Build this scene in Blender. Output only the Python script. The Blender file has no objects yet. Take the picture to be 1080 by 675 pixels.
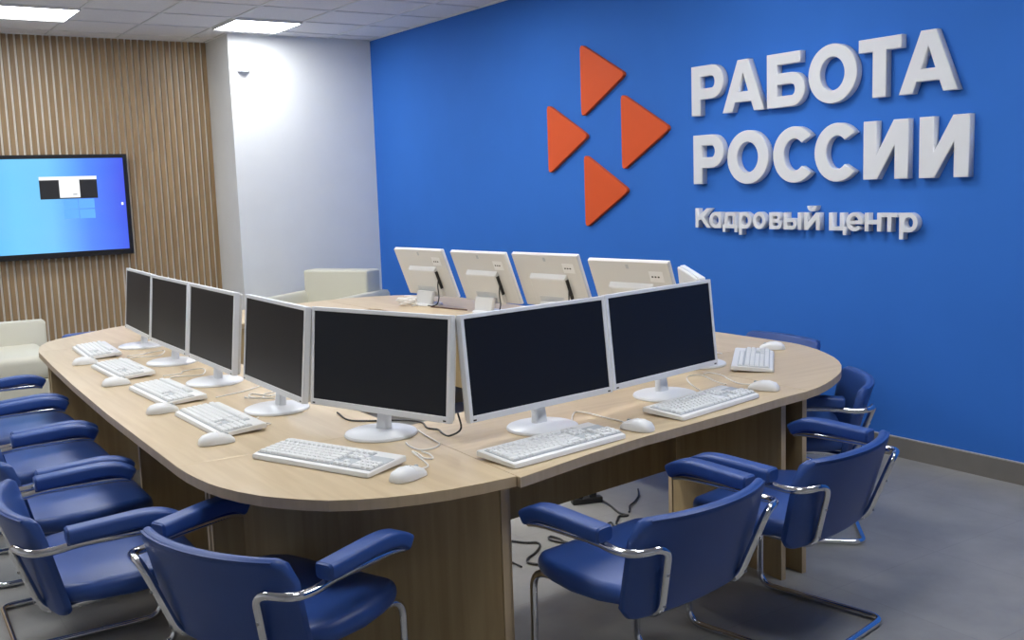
import bpy, bmesh, math, random
from mathutils import Vector, Matrix

random.seed(4)
SC = bpy.context.scene
COL = SC.collection
PI = math.pi
R = math.radians

# ------------------------------------------------------------------ materials
def new_mat(name):
    m = bpy.data.materials.new(name)
    m.use_nodes = True
    nt = m.node_tree
    b = nt.nodes["Principled BSDF"]
    return m, nt, b

def plain(name, col, rough=0.5, metal=0.0, spec=0.5, noise=0.0, nscale=30.0, bump=0.0, bscale=200.0, coat=0.0):
    m, nt, b = new_mat(name)
    b.inputs["Base Color"].default_value = (*col, 1)
    b.inputs["Roughness"].default_value = rough
    b.inputs["Metallic"].default_value = metal
    b.inputs["Specular IOR Level"].default_value = spec
    b.inputs["Coat Weight"].default_value = coat
    tc = nt.nodes.new("ShaderNodeTexCoord")
    if noise > 0:
        n = nt.nodes.new("ShaderNodeTexNoise")
        n.inputs["Scale"].default_value = nscale
        n.inputs["Detail"].default_value = 4
        nt.links.new(tc.outputs["Object"], n.inputs["Vector"])
        r = nt.nodes.new("ShaderNodeValToRGB")
        r.color_ramp.elements[0].position = 0.3
        r.color_ramp.elements[1].position = 0.7
        r.color_ramp.elements[0].color = (*[c * (1 - noise) for c in col], 1)
        r.color_ramp.elements[1].color = (*[min(1, c * (1 + noise)) for c in col], 1)
        nt.links.new(n.outputs["Fac"], r.inputs["Fac"])
        nt.links.new(r.outputs["Color"], b.inputs["Base Color"])
    if bump > 0:
        n2 = nt.nodes.new("ShaderNodeTexNoise")
        n2.inputs["Scale"].default_value = bscale
        nt.links.new(tc.outputs["Object"], n2.inputs["Vector"])
        bp = nt.nodes.new("ShaderNodeBump")
        bp.inputs["Strength"].default_value = bump
        bp.inputs["Distance"].default_value = 0.002
        nt.links.new(n2.outputs["Fac"], bp.inputs["Height"])
        nt.links.new(bp.outputs["Normal"], b.inputs["Normal"])
    return m

def wood(name, c1, c2, axis="X", rough=0.45, scale=1.0):
    m, nt, b = new_mat(name)
    b.inputs["Roughness"].default_value = rough
    tc = nt.nodes.new("ShaderNodeTexCoord")
    mp = nt.nodes.new("ShaderNodeMapping")
    s = {"X": (1.2, 18, 18), "Y": (18, 1.2, 18), "Z": (18, 18, 1.2)}[axis]
    mp.inputs["Scale"].default_value = [v * scale for v in s]
    nt.links.new(tc.outputs["Object"], mp.inputs["Vector"])
    n = nt.nodes.new("ShaderNodeTexNoise")
    n.inputs["Scale"].default_value = 1.6
    n.inputs["Detail"].default_value = 6
    n.inputs["Distortion"].default_value = 0.6
    nt.links.new(mp.outputs["Vector"], n.inputs["Vector"])
    r = nt.nodes.new("ShaderNodeValToRGB")
    r.color_ramp.elements[0].position = 0.32
    r.color_ramp.elements[1].position = 0.68
    r.color_ramp.elements[0].color = (*c1, 1)
    r.color_ramp.elements[1].color = (*c2, 1)
    nt.links.new(n.outputs["Fac"], r.inputs["Fac"])
    nt.links.new(r.outputs["Color"], b.inputs["Base Color"])
    return m

def emit(name, col, strength):
    m, nt, b = new_mat(name)
    b.inputs["Base Color"].default_value = (0, 0, 0, 1)
    b.inputs["Roughness"].default_value = 0.4
    b.inputs["Emission Color"].default_value = (*col, 1)
    b.inputs["Emission Strength"].default_value = strength
    return m

def floor_mat():
    m, nt, b = new_mat("floor_tile")
    tc = nt.nodes.new("ShaderNodeTexCoord")
    br = nt.nodes.new("ShaderNodeTexBrick")
    br.offset = 0.0
    br.inputs["Color1"].default_value = (0.315, 0.305, 0.285, 1)
    br.inputs["Color2"].default_value = (0.33, 0.32, 0.30, 1)
    br.inputs["Mortar"].default_value = (0.285, 0.277, 0.26, 1)
    br.inputs["Scale"].default_value = 1.0
    br.inputs["Mortar Size"].default_value = 0.0025
    br.inputs["Brick Width"].default_value = 0.6
    br.inputs["Row Height"].default_value = 0.6
    nt.links.new(tc.outputs["Object"], br.inputs["Vector"])
    n = nt.nodes.new("ShaderNodeTexNoise")
    n.inputs["Scale"].default_value = 2.6
    n.inputs["Detail"].default_value = 7
    n.inputs["Roughness"].default_value = 0.6
    nt.links.new(tc.outputs["Object"], n.inputs["Vector"])
    r = nt.nodes.new("ShaderNodeValToRGB")
    r.color_ramp.elements[0].position = 0.3
    r.color_ramp.elements[1].position = 0.75
    r.color_ramp.elements[0].color = (0.78, 0.79, 0.80, 1)
    r.color_ramp.elements[1].color = (1.18, 1.18, 1.17, 1)
    nt.links.new(n.outputs["Fac"], r.inputs["Fac"])
    mx = nt.nodes.new("ShaderNodeMixRGB")
    mx.blend_type = "MULTIPLY"
    mx.inputs["Fac"].default_value = 1
    nt.links.new(br.outputs["Color"], mx.inputs["Color1"])
    nt.links.new(r.outputs["Color"], mx.inputs["Color2"])
    nt.links.new(mx.outputs["Color"], b.inputs["Base Color"])
    b.inputs["Roughness"].default_value = 0.42
    return m

def screen_mat():
    m, nt, b = new_mat("desktop_picture")
    tc = nt.nodes.new("ShaderNodeTexCoord")
    sx = nt.nodes.new("ShaderNodeSeparateXYZ")
    nt.links.new(tc.outputs["Generated"], sx.inputs["Vector"])
    r = nt.nodes.new("ShaderNodeValToRGB")
    e = r.color_ramp.elements
    e[0].position = 0.0
    e[0].color = (0.06, 0.32, 0.85, 1)
    e[1].position = 1.0
    e[1].color = (0.045, 0.09, 0.80, 1)
    for p, c in ((0.42, (0.16, 0.58, 1.0, 1)), (0.6, (0.17, 0.56, 1.0, 1)), (0.8, (0.075, 0.24, 0.95, 1))):
        el = e.new(p)
        el.color = c
    nt.links.new(sx.outputs["Y"], r.inputs["Fac"])
    n = nt.nodes.new("ShaderNodeTexNoise")
    n.inputs["Scale"].default_value = 2.0
    nt.links.new(tc.outputs["Generated"], n.inputs["Vector"])
    mx = nt.nodes.new("ShaderNodeMixRGB")
    mx.inputs["Fac"].default_value = 0.05
    nt.links.new(r.outputs["Color"], mx.inputs["Color1"])
    nt.links.new(n.outputs["Color"], mx.inputs["Color2"])
    b.inputs["Base Color"].default_value = (0, 0, 0, 1)
    b.inputs["Roughness"].default_value = 0.25
    nt.links.new(mx.outputs["Color"], b.inputs["Emission Color"])
    b.inputs["Emission Strength"].default_value = 0.95
    return m

M = dict(
    blue=plain("blue_wall_paint", (0.037, 0.175, 0.62), 0.75, spec=0.2, noise=0.02, nscale=3),
    white=plain("white_wall_paint", (0.79, 0.80, 0.785), 0.6, noise=0.015, nscale=4),
    ceil=plain("mineral_ceiling_tile", (0.82, 0.80, 0.78), 0.85, noise=0.05, nscale=120, bump=0.3, bscale=160),
    tbar=plain("ceiling_grid_bar", (0.74, 0.73, 0.71), 0.5),
    floor=floor_mat(),
    base=plain("skirting_tile", (0.20, 0.185, 0.165), 0.4, noise=0.08, nscale=6),
    basetop=plain("skirting_edge", (0.46, 0.44, 0.41), 0.4),
    slat=wood("oak_slat", (0.235, 0.145, 0.065), (0.34, 0.225, 0.11), "Z", 0.5),
    slatback=plain("pale_wall_behind_slats", (0.80, 0.77, 0.70), 0.6),
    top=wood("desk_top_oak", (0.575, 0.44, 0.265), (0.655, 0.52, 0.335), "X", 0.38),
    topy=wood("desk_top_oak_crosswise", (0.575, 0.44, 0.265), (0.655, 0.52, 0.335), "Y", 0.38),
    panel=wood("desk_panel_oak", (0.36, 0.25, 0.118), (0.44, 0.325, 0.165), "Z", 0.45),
    edge=wood("desk_edge_band", (0.54, 0.405, 0.245), (0.62, 0.475, 0.30), "Z", 0.45),
    vinyl=plain("blue_vinyl", (0.029, 0.080, 0.295), 0.40, noise=0.05, nscale=6, bump=0.15, bscale=300),
    chrome=plain("chrome", (0.80, 0.80, 0.82), 0.10, metal=1.0),
    steel=plain("brushed_bolt", (0.45, 0.45, 0.47), 0.3, metal=1.0),
    wplast=plain("white_plastic", (0.87, 0.88, 0.88), 0.35),
    silver=plain("silver_white_bezel", (0.82, 0.84, 0.87), 0.3),
    backpl=plain("grey_white_back_shell", (0.72, 0.72, 0.70), 0.5),
    keys=plain("key_plastic", (0.85, 0.86, 0.85), 0.45),
    kwell=plain("key_well", (0.52, 0.55, 0.57), 0.5),
    keybase=plain("keyboard_plastic", (0.88, 0.88, 0.86), 0.35),
    glass=plain("dark_screen", (0.013, 0.015, 0.021), 0.36, spec=0.20),
    black=plain("black_plastic", (0.012, 0.012, 0.013), 0.4),
    blackcab=plain("black_cable_rubber", (0.015, 0.014, 0.014), 0.45),
    whitecab=plain("white_cable_rubber", (0.84, 0.82, 0.78), 0.45),
    browncab=plain("brown_cable_rubber", (0.09, 0.035, 0.02), 0.45),
    cream=plain("cream_leatherette", (0.62, 0.60, 0.49), 0.5, bump=0.2, bscale=120),
    orange=plain("orange_acrylic", (0.74, 0.105, 0.026), 0.5, spec=0.2),
    letter=plain("white_letter_acrylic", (0.78, 0.79, 0.81), 0.4),
    tvblack=plain("glossy_black_bezel", (0.010, 0.010, 0.012), 0.25),
    light=emit("lamp_diffuser", (0.95, 0.97, 1.0), 20.0),
    desktop=screen_mat(),
    emwhite=emit("screen_white", (0.95, 0.97, 1.0), 0.95),
    emdark=emit("screen_dark", (0.02, 0.02, 0.025), 0.6),
    empane=emit("screen_pale_pane", (0.12, 0.40, 1.0), 0.98),
    emgrey=emit("screen_grey", (0.35, 0.37, 0.4), 0.9),
)

# ------------------------------------------------------------------ helpers
def link(name, bm, mat, parent=None, smooth=False, loc=None, rotz=0.0):
    me = bpy.data.meshes.new(name)
    bmesh.ops.recalc_face_normals(bm, faces=bm.faces)
    bm.to_mesh(me)
    bm.free()
    mats = mat if isinstance(mat, (list, tuple)) else [mat]
    for m in mats:
        me.materials.append(m)
    if smooth:
        for p in me.polygons:
            p.use_smooth = True
        try:
            me.set_sharp_from_angle(angle=R(38))
        except Exception:
            pass
    o = bpy.data.objects.new(name, me)
    COL.objects.link(o)
    if parent is not None:
        o.parent = parent
    if loc is not None:
        o.location = loc
    o.rotation_euler.z = rotz
    return o

def tag(o, label, cat, group=None):
    o["label"] = label
    o["category"] = cat
    if group:
        o["group"] = group
    return o

def empty(name, label, cat, loc, rotz=0.0, group=None):
    o = bpy.data.objects.new(name, None)
    o.empty_display_size = 0.1
    COL.objects.link(o)
    o.location = loc
    o.rotation_euler.z = rotz
    return tag(o, label, cat, group)

def struct(o):
    o["kind"] = "structure"
    return o

def copy_tree(root):
    c = root.copy()
    COL.objects.link(c)
    for ch in root.children:
        d = ch.copy()
        COL.objects.link(d)
        d.parent = c
        for g in ch.children:
            e = g.copy()
            COL.objects.link(e)
            e.parent = d
    return c

def add_box(bm, x0, x1, y0, y1, z0, z1, mi=0, bev=0.0, seg=2):
    vs = [bm.verts.new(p) for p in ((x0, y0, z0), (x1, y0, z0), (x1, y1, z0), (x0, y1, z0),
                                    (x0, y0, z1), (x1, y0, z1), (x1, y1, z1), (x0, y1, z1))]
    fs = []
    for idx in ((3, 2, 1, 0), (4, 5, 6, 7), (0, 1, 5, 4), (1, 2, 6, 5), (2, 3, 7, 6), (3, 0, 4, 7)):
        f = bm.faces.new([vs[i] for i in idx])
        f.material_index = mi
        fs.append(f)
    if bev > 0:
        ed = list({e for f in fs for e in f.edges})
        bmesh.ops.bevel(bm, geom=ed, offset=bev, segments=seg, affect="EDGES", profile=0.5)
    return vs

def box(x0, x1, y0, y1, z0, z1, bev=0.0, seg=2):
    bm = bmesh.new()
    add_box(bm, x0, x1, y0, y1, z0, z1, 0, bev, seg)
    return bm

def prism(pts, z0, z1, bev=0.0, side_mi=0):
    bm = bmesh.new()
    lo = [bm.verts.new((p[0], p[1], z0)) for p in pts]
    hi = [bm.verts.new((p[0], p[1], z1)) for p in pts]
    n = len(pts)
    bm.faces.new(lo[::-1])
    ft = bm.faces.new(hi)
    for i in range(n):
        f = bm.faces.new((lo[i], lo[(i + 1) % n], hi[(i + 1) % n], hi[i]))
        f.material_index = side_mi
    if bev > 0:
        bmesh.ops.bevel(bm, geom=list(ft.edges), offset=bev, segments=2, affect="EDGES", profile=0.5)
    return bm

def smooth_path(pts, sub=6):
    P = [Vector(p) for p in pts]
    out = []
    for i in range(len(P) - 1):
        p0 = P[i - 1] if i > 0 else P[i] * 2 - P[i + 1]
        p1, p2 = P[i], P[i + 1]
        p3 = P[i + 2] if i + 2 < len(P) else P[i + 1] * 2 - P[i]
        for k in range(sub):
            t = k / sub
            out.append(0.5 * ((2 * p1) + (-p0 + p2) * t + (2 * p0 - 5 * p1 + 4 * p2 - p3) * t * t
                              + (-p0 + 3 * p1 - 3 * p2 + p3) * t * t * t))
    out.append(P[-1])
    return out

def fillet(pts, r, n=7):
    P = [Vector(p) for p in pts]
    out = [P[0]]
    for i in range(1, len(P) - 1):
        a, b, c = P[i - 1], P[i], P[i + 1]
        rr = r[i] if isinstance(r, dict) and i in r else (r if not isinstance(r, dict) else r[0])
        d1 = min(rr, (a - b).length * 0.49)
        d2 = min(rr, (c - b).length * 0.49)
        s = b + (a - b).normalized() * d1
        e = b + (c - b).normalized() * d2
        for k in range(n + 1):
            t = k / n
            out.append(s * (1 - t) ** 2 + b * 2 * t * (1 - t) + e * t * t)
    out.append(P[-1])
    return out

def frames(pts):
    T = []
    for i in range(len(pts)):
        a = pts[max(0, i - 1)]
        b = pts[min(len(pts) - 1, i + 1)]
        d = b - a
        T.append(d.normalized() if d.length > 1e-9 else Vector((0, 0, 1)))
    n = T[0].orthogonal().normalized()
    if abs(T[0].z) < 0.9:
        n = (Vector((0, 0, 1)) - T[0] * T[0].z).normalized()
    out = []
    for t in T:
        n = (n - t * n.dot(t))
        n = n.normalized() if n.length > 1e-6 else t.orthogonal().normalized()
        out.append((t, n, t.cross(n)))
    return out

def add_tube(bm, pts, r, n=8, mi=0):
    pts = [Vector(p) for p in pts]
    rings = []
    for p, (t, u, v) in zip(pts, frames(pts)):
        rings.append([bm.verts.new(p + u * (r * math.cos(2 * PI * k / n)) + v * (r * math.sin(2 * PI * k / n))) for k in range(n)])
    for a, b in zip(rings, rings[1:]):
        for k in range(n):
            f = bm.faces.new((a[k], a[(k + 1) % n], b[(k + 1) % n], b[k]))
            f.material_index = mi
    bm.faces.new(rings[0][::-1]).material_index = mi
    bm.faces.new(rings[-1]).material_index = mi

def tube(pts, r, n=8):
    bm = bmesh.new()
    add_tube(bm, pts, r, n)
    return bm

def rrect(w, h, r, n=4):
    """closed rounded rectangle, centred; returns (a, b) pairs"""
    out = []
    for cx, cy, a0 in ((w / 2 - r, h / 2 - r, 0), (-w / 2 + r, h / 2 - r, 90), (-w / 2 + r, -h / 2 + r, 180), (w / 2 - r, -h / 2 + r, 270)):
        for k in range(n + 1):
            a = R(a0 + 90 * k / n)
            out.append((cx + r * math.cos(a), cy + r * math.sin(a)))
    return out

def add_loft(bm, sections, mi=0):
    rings = [[bm.verts.new(p) for p in s] for s in sections]
    n = len(rings[0])
    for a, b in zip(rings, rings[1:]):
        for k in range(n):
            bm.faces.new((a[k], a[(k + 1) % n], b[(k + 1) % n], b[k])).material_index = mi
    bm.faces.new(rings[0][::-1]).material_index = mi
    bm.faces.new(rings[-1]).material_index = mi

def loft(sections):
    bm = bmesh.new()
    add_loft(bm, sections)
    return bm

def lathe(prof, n=32, c=(0, 0)):
    bm = bmesh.new()
    rings = []
    for r, z in prof:
        rings.append([bm.verts.new((c[0] + r * math.cos(2 * PI * k / n), c[1] + r * math.sin(2 * PI * k / n), z)) for k in range(n)])
    for a, b in zip(rings, rings[1:]):
        for k in range(n):
            bm.faces.new((a[k], a[(k + 1) % n], b[(k + 1) % n], b[k]))
    bm.faces.new(rings[0][::-1])
    bm.faces.new(rings[-1])
    return bm

def arcpts(cx, cy, rx, ry, a0, a1, n=14):
    return [(cx + rx * math.cos(R(a0 + (a1 - a0) * k / n)), cy + ry * math.sin(R(a0 + (a1 - a0) * k / n))) for k in range(n + 1)]

# ------------------------------------------------------------------ room
XS, XW, YB, CZ = -10.07, -9.42, 4.70, 2.96
XE, YS = 2.4, -3.2
struct(link("floor", box(XS - 0.1, XE + 0.1, YS - 0.1, YB + 0.1, -0.1, 0.0), M["floor"]))
struct(link("ceiling", box(XS - 0.1, XE + 0.1, YS - 0.1, YB + 0.1, CZ + 0.003, CZ + 0.1), M["ceil"]))
struct(link("wall_right", box(XS - 0.1, XE + 0.1, YB, YB + 0.1, 0, CZ + 0.003), M["blue"]))
struct(link("wall_front", box(XE, XE + 0.1, YS, YB, 0, CZ + 0.003), M["white"]))
struct(link("wall_left", box(XS - 0.1, XE, YS - 0.1, YS, 0, CZ + 0.003), M["white"]))
struct(link("wall_corner", box(XS, XW, 3.27, YB, 0, CZ + 0.003), M["white"]))
struct(link("wall_back", box(XS - 0.1, XS, YS, YB, 0, CZ + 0.003), M["slatback"]))
# slatted cladding on the far wall
bm = bmesh.new()
y = 3.268 - 0.038 - 0.058 * 110
while y + 0.037 < 3.27:
    add_box(bm, XS, XS + 0.022, y, y + 0.038, 0.0, CZ, 0)
    y += 0.058
struct(link("trim_1", bm, M["slat"]))
# skirting along the blue wall
sk = struct(link("baseboard_right", box(XW, XE, YB - 0.012, YB, 0, 0.104), M["base"]))
st = struct(link("trim_2", box(XW, XE, YB - 0.013, YB, 0.104, 0.110), M["basetop"]))
struct(link("baseboard_corner", box(XW, XW + 0.012, 3.258, YB - 0.012, 0, 0.104), M["base"]))
# suspended ceiling grid
GX = [-9.17 + 0.6 * k for k in range(-2, 20)]
GY = [3.05 + 0.6 * k for k in range(-11, 3)]
bm = bmesh.new()
for gx in GX:
    if XS < gx < XE:
        add_box(bm, gx - 0.012, gx + 0.012, YS, YB, CZ - 0.004, CZ + 0.004)
for gy in GY:
    if YS < gy < YB:
        add_box(bm, XS, XE, gy - 0.012, gy + 0.012, CZ - 0.0045, CZ + 0.004)
struct(link("trim_3", bm, M["tbar"]))
# perimeter angle of the ceiling
bm = bmesh.new()
add_box(bm, XS, XE, YB - 0.02, YB, CZ - 0.006, CZ + 0.003)
add_box(bm, XW, XW + 0.02, 3.27, YB, CZ - 0.006, CZ + 0.003)
add_box(bm, XS, XW, 3.25, 3.27, CZ - 0.006, CZ + 0.003)
add_box(bm, XS, XS + 0.03, YS, 3.27, CZ - 0.006, CZ + 0.003)
struct(link("trim_4", bm, M["tbar"]))

# ceiling lamps
def ceiling_light(cx, cy, label, group=None):
    t = empty("ceiling_light", label, "ceiling light", (cx, cy, CZ - 0.006), 0, group)
    bm = bmesh.new()
    for a in ((-0.297, -0.285, -0.297, 0.297), (0.285, 0.297, -0.297, 0.297), (-0.285, 0.285, -0.297, -0.285), (-0.285, 0.285, 0.285, 0.297)):
        add_box(bm, *a, -0.012, 0.006)
    link("frame", bm, M["tbar"], t)
    link("diffuser", box(-0.284, 0.284, -0.284, 0.284, -0.008, 0.004), M["light"], t)
    return t

ceiling_light(-8.87, 1.55, "square white ceiling light above the wall screen, left of the two in view", None)
ceiling_light(-8.87, 3.35, "square white ceiling light beside the white corner column, right of the two in view", None)
for cx in (-6.47, -4.07, -1.67):
    for cy in (1.55, 3.35):
        ceiling_light(cx, cy, "square white ceiling light nearer than the frame, above the desks", "ceiling lights nearer the viewer")
for cx in (-8.87, -6.47, -4.07):
    ceiling_light(cx, -0.25, "square white ceiling light off to the left, out of the frame", "ceiling lights off to the left")

# wall sensor
t = empty("motion_sensor", "small white motion sensor high on the white corner wall", "sensor", (XW, 3.40, 2.62))
link("bracket", box(0.0, 0.012, -0.055, -0.03, 0.04, 0.24, 0.003), M["wplast"], t, True)
bm = bmesh.new()
add_loft(bm, [[(0.0, -0.06, z0), (d, -0.045, z0), (d, 0.035, z0), (0.0, 0.06, z0)] for z0, d in ((0.0, 0.05), (0.02, 0.075), (0.10, 0.085), (0.13, 0.03))])
link("housing", bm, M["wplast"], t, True)
link("lens", box(0.03, 0.079, -0.038, 0.028, -0.004, 0.006, 0.002), M["kwell"], t)

# television
t = empty("television", "large wall mounted television with blue desktop picture on the slatted wall", "television", (XS + 0.022, 1.595, 1.455))
link("back_shell", box(0.0, 0.05, -0.83, 0.83, -0.45, 0.45, 0.01), M["black"], t)
bm = bmesh.new()
hw, hh = 0.842, 0.4575
add_box(bm, 0.03, 0.078, -hw, -hw + 0.036, -hh, hh)
add_box(bm, 0.03, 0.078, hw - 0.036, hw, -hh, hh)
add_box(bm, 0.03, 0.078, -hw + 0.036, hw - 0.036, hh - 0.034, hh)
add_box(bm, 0.03, 0.078, -hw + 0.036, hw - 0.036, -hh, -hh + 0.050)
link("bezel", bm, M["tvblack"], t)
scr = link("screen", box(0.05, 0.07, -hw + 0.036, hw - 0.036, -hh + 0.05, hh - 0.034), M["desktop"], t)
wx = 0.0705
def sc_rect(name, y0, y1, z0, z1, m, d=0.0):
    return link(name, box(wx + d - 0.001, wx + d + 0.0006, y0 - 1.595, y1 - 1.595, z0 - 1.455, z1 - 1.455), m, scr)
bm = bmesh.new()
w_ = sc_rect("video_window", 1.675, 2.160, 1.522, 1.718, M["emdark"])
sc_rect("window_bar", 1.675, 2.160, 1.690, 1.720, M["emwhite"], 0.0012)
sc_rect("video_picture", 1.838, 2.010, 1.532, 1.690, M["emwhite"], 0.0012)
sc_rect("picture_caption", 1.950, 1.985, 1.555, 1.565, M["emgrey"], 0.0024)
bm = bmesh.new()
for (a, b_, c, d) in ((1.862, 1.985, 1.345, 1.424), (1.862, 1.985, 1.432, 1.515), (1.993, 2.125, 1.342, 1.424), (1.993, 2.125, 1.432, 1.517)):
    add_box(bm, wx - 0.0012, wx + 0.0003, a - 1.595, b_ - 1.595, c - 1.455, d - 1.455)
link("desktop_emblem", bm, M["empane"], scr)
link("cursor_dot", box(wx - 0.001, wx + 0.0006, 0.765, 0.783, -0.005, 0.02), M["emwhite"], scr)

# ------------------------------------------------------------------ wall sign
SF = YB - 0.045                      # plane of the letters' front faces
def glyph_mesh(name, polys, depth, mat, bev=0.003):
    cu = bpy.data.curves.new(name, "CURVE")
    cu.dimensions = "2D"
    cu.fill_mode = "BOTH"
    cu.extrude = depth / 2 - bev
    cu.bevel_depth = bev
    cu.bevel_resolution = 1
    for pl in polys:
        s = cu.splines.new("POLY")
        s.points.add(len(pl) - 1)
        for p, q in zip(s.points, pl):
            p.co = (q[0], q[1], 0, 1)
        s.use_cyclic_u = True
    o = bpy.data.objects.new(name, cu)
    COL.objects.link(o)
    dg = bpy.context.evaluated_depsgraph_get()
    dg.update()
    me = bpy.data.meshes.new_from_object(o.evaluated_get(dg))
    bpy.data.objects.remove(o)
    bpy.data.curves.remove(cu)
    me.name = name
    # curve XY -> wall XZ, front face towards -Y
    me.transform(Matrix(((1, 0, 0, 0), (0, 0, 1, 0), (0, 1, 0, 0), (0, 0, 0, 1))))
    me.flip_normals()
    me.materials.clear()
    me.materials.append(mat)
    return me

def ring(cx, cy, rx, ry, n=36, e=1.0):
    out = []
    for k in range(n):
        a = 2 * PI * k / n
        c, s = math.cos(a), math.sin(a)
        out.append((cx + rx * math.copysign(abs(c) ** e, c), cy + ry * math.copysign(abs(s) ** e, s)))
    return out

def g_P(w, t=0.24, h=0.2, xh=1.0, dn=0.0):
    r = 0.335
    o = [(0, dn), (t, dn), (t, 0.33)] + arcpts(w - r, 0.665, r, 0.335, -90, 90) + [(0, 1)]
    i = [(t, 0.33 + h)] + arcpts(w - r, 0.665, r - t + 0.01, 0.335 - h, -90, 90) + [(t, 1 - h)]
    return [o, i]

def g_A(w, t=0.25):
    k = w / 1.12
    o = [(0, 0), (0.255 * k, 0), (0.33 * k, 0.19), (0.79 * k, 0.19), (0.865 * k, 0), (1.12 * k, 0), (0.70 * k, 1), (0.42 * k, 1)]
    i = [(0.40 * k, 0.37), (0.72 * k, 0.37), (0.56 * k, 0.79)]
    return [o, i]

def g_B(w, t=0.24):
    r = 0.31
    o = [(0, 0)] + arcpts(w - r, 0.31, r, 0.31, -90, 90) + [(t, 0.62), (t, 0.81), (0.88 * w, 0.81), (0.88 * w, 1), (0, 1)]
    i = [(t, 0.19)] + arcpts(w - r, 0.31, r - t + 0.02, 0.12, -90, 90) + [(t, 0.43)]
    return [o, i]

def g_O(w, t=0.25):
    return [ring(w / 2, 0.5, w / 2, 0.525, 44), ring(w / 2, 0.5, w / 2 - t, 0.525 - 0.21, 40)]

def g_C(w, t=0.25):
    R0 = w * 0.54
    o = arcpts(R0, 0.5, R0, 0.525, 42, 318, 34)
    i = arcpts(R0, 0.5, R0 - t, 0.525 - 0.21, 318 - 6, 42 + 6, 30)
    return [o + i]

def g_T(w, t=0.26):
    return [[(w / 2 - t / 2, 0), (w / 2 + t / 2, 0), (w / 2 + t / 2, 0.8), (w, 0.8), (w, 1), (0, 1), (0, 0.8), (w / 2 - t / 2, 0.8)]]

def g_I(w, t=0.25, h=1.0):
    return [[(0, 0), (t * 1.12, 0), (w - t, 0.63 * h), (w - t, 0), (w, 0), (w, h), (w - t * 1.12, h), (t, 0.37 * h), (t, h), (0, h)]]

XH = 0.80
def l_K(w, t=0.2):
    return [[(0, 0), (t, 0), (t, 0.36), (0.34 * w + 0.02, 0.45), (w - 0.26, 0), (w, 0), (0.55 * w, 0.56), (w - 0.02, 1), (w - 0.27, 1), (t, 0.58), (t, 1), (0, 1)]]
def l_a(w, t=0.19):
    r = XH / 2 + 0.01
    return [[(w, 0), (w, XH), (r, XH + 0.01)] + arcpts(r, XH / 2, r, r, 95, 265, 18) + [(r, -0.01)], ring(r + 0.02, XH / 2, r - t + 0.02, r - 0.16, 26)]
def l_d(w, t=0.19):
    return [[(0, -0.2), (0.17, -0.2), (0.17, 0), (w - 0.17, 0), (w - 0.17, -0.2), (w, -0.2), (w, 0.16), (w - 0.11, 0.16), (w - 0.11, XH), (0.2, XH), (0.11, 0.16), (0, 0.16)],
            [(0.30, 0.16), (0.36, XH - 0.16), (w - 0.29, XH - 0.16), (w - 0.29, 0.16)]]
def l_p(w, t=0.19):
    r = XH / 2 + 0.01
    return [[(0, -0.32), (t, -0.32), (t, 0.0)] + [(w - r, -0.01)] + arcpts(w - r, XH / 2, r, r, -85, 85, 18) + [(w - r, XH + 0.01), (0, XH)], ring(w - r - 0.02, XH / 2, r - t + 0.02, r - 0.16, 26)]
def l_o(w, t=0.19):
    return [ring(w / 2, XH / 2, w / 2, XH / 2 + 0.02, 30), ring(w / 2, XH / 2, w / 2 - t, XH / 2 - 0.14, 26)]
def l_v(w, t=0.19):
    o = [(0, 0)] + arcpts(w - 0.24, 0.225, 0.24, 0.225, -90, 70, 10) + arcpts(w - 0.27, 0.60, 0.22, 0.20, -50, 90, 10) + [(0, XH)]
    return [o, [(t, 0.14)] + arcpts(w - 0.27, 0.23, 0.10, 0.09, -90, 90, 8) + [(t, 0.32)], [(t, 0.48)] + arcpts(w - 0.31, 0.57, 0.09, 0.085, -90, 90, 8) + [(t, 0.655)]]
def l_y(w, t=0.19):
    r = 0.26
    ww = w - 0.30
    return [[(0, 0)] + arcpts(ww - r, r, r, r, -90, 90, 12) + [(t, 2 * r), (t, XH), (0, XH)], [(t, 0.15)] + arcpts(ww - r, r, 0.10, r - 0.15, -90, 90, 8) + [(t, 2 * r - 0.15)],
            [(w - t, 0), (w, 0), (w, XH), (w - t, XH)]]
def l_j(w, t=0.19):
    c = w / 2
    br = arcpts(c, 1.12, 0.26, 0.24, 180, 360, 12) + arcpts(c, 1.12, 0.12, 0.10, 360, 180, 10)
    return g_I(w, t, XH) + [br]
def l_c(w, t=0.19):
    b = w - 0.14
    return [[(0, 0), (b - t * 0.1, 0), (b - 0.02, 0), (b - 0.02, -0.2), (w, -0.2), (w, 0.16), (b, 0.16), (b, XH), (b - t, XH), (b - t, 0.16), (t, 0.16), (t, XH), (0, XH)]]
def l_e(w, t=0.19):
    rx, ry = w / 2, XH / 2 + 0.02
    cy = XH / 2
    o = [(w, cy - 0.09)] + arcpts(rx, cy, rx, ry, 0, 318, 30)
    i = arcpts(rx, cy, rx - t, ry - 0.15, 312, 200, 12) + [(t, cy - 0.09)]
    hole = [(t, cy + 0.04), (w - t, cy + 0.04)] + arcpts(rx, cy + 0.02, rx - t, ry - 0.17, 20, 160, 12)
    return [o + i, hole]
def l_n(w, t=0.19):
    return [[(0, 0), (t, 0), (t, 0.32), (w - t, 0.32), (w - t, 0), (w, 0), (w, XH), (w - t, XH), (w - t, 0.48), (t, 0.48), (t, XH), (0, XH)]]
def l_t(w, t=0.19):
    return [[(w / 2 - t / 2, 0), (w / 2 + t / 2, 0), (w / 2 + t / 2, XH - 0.16), (w, XH - 0.16), (w, XH), (0, XH), (0, XH - 0.16), (w / 2 - t / 2, XH - 0.16)]]

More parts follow.
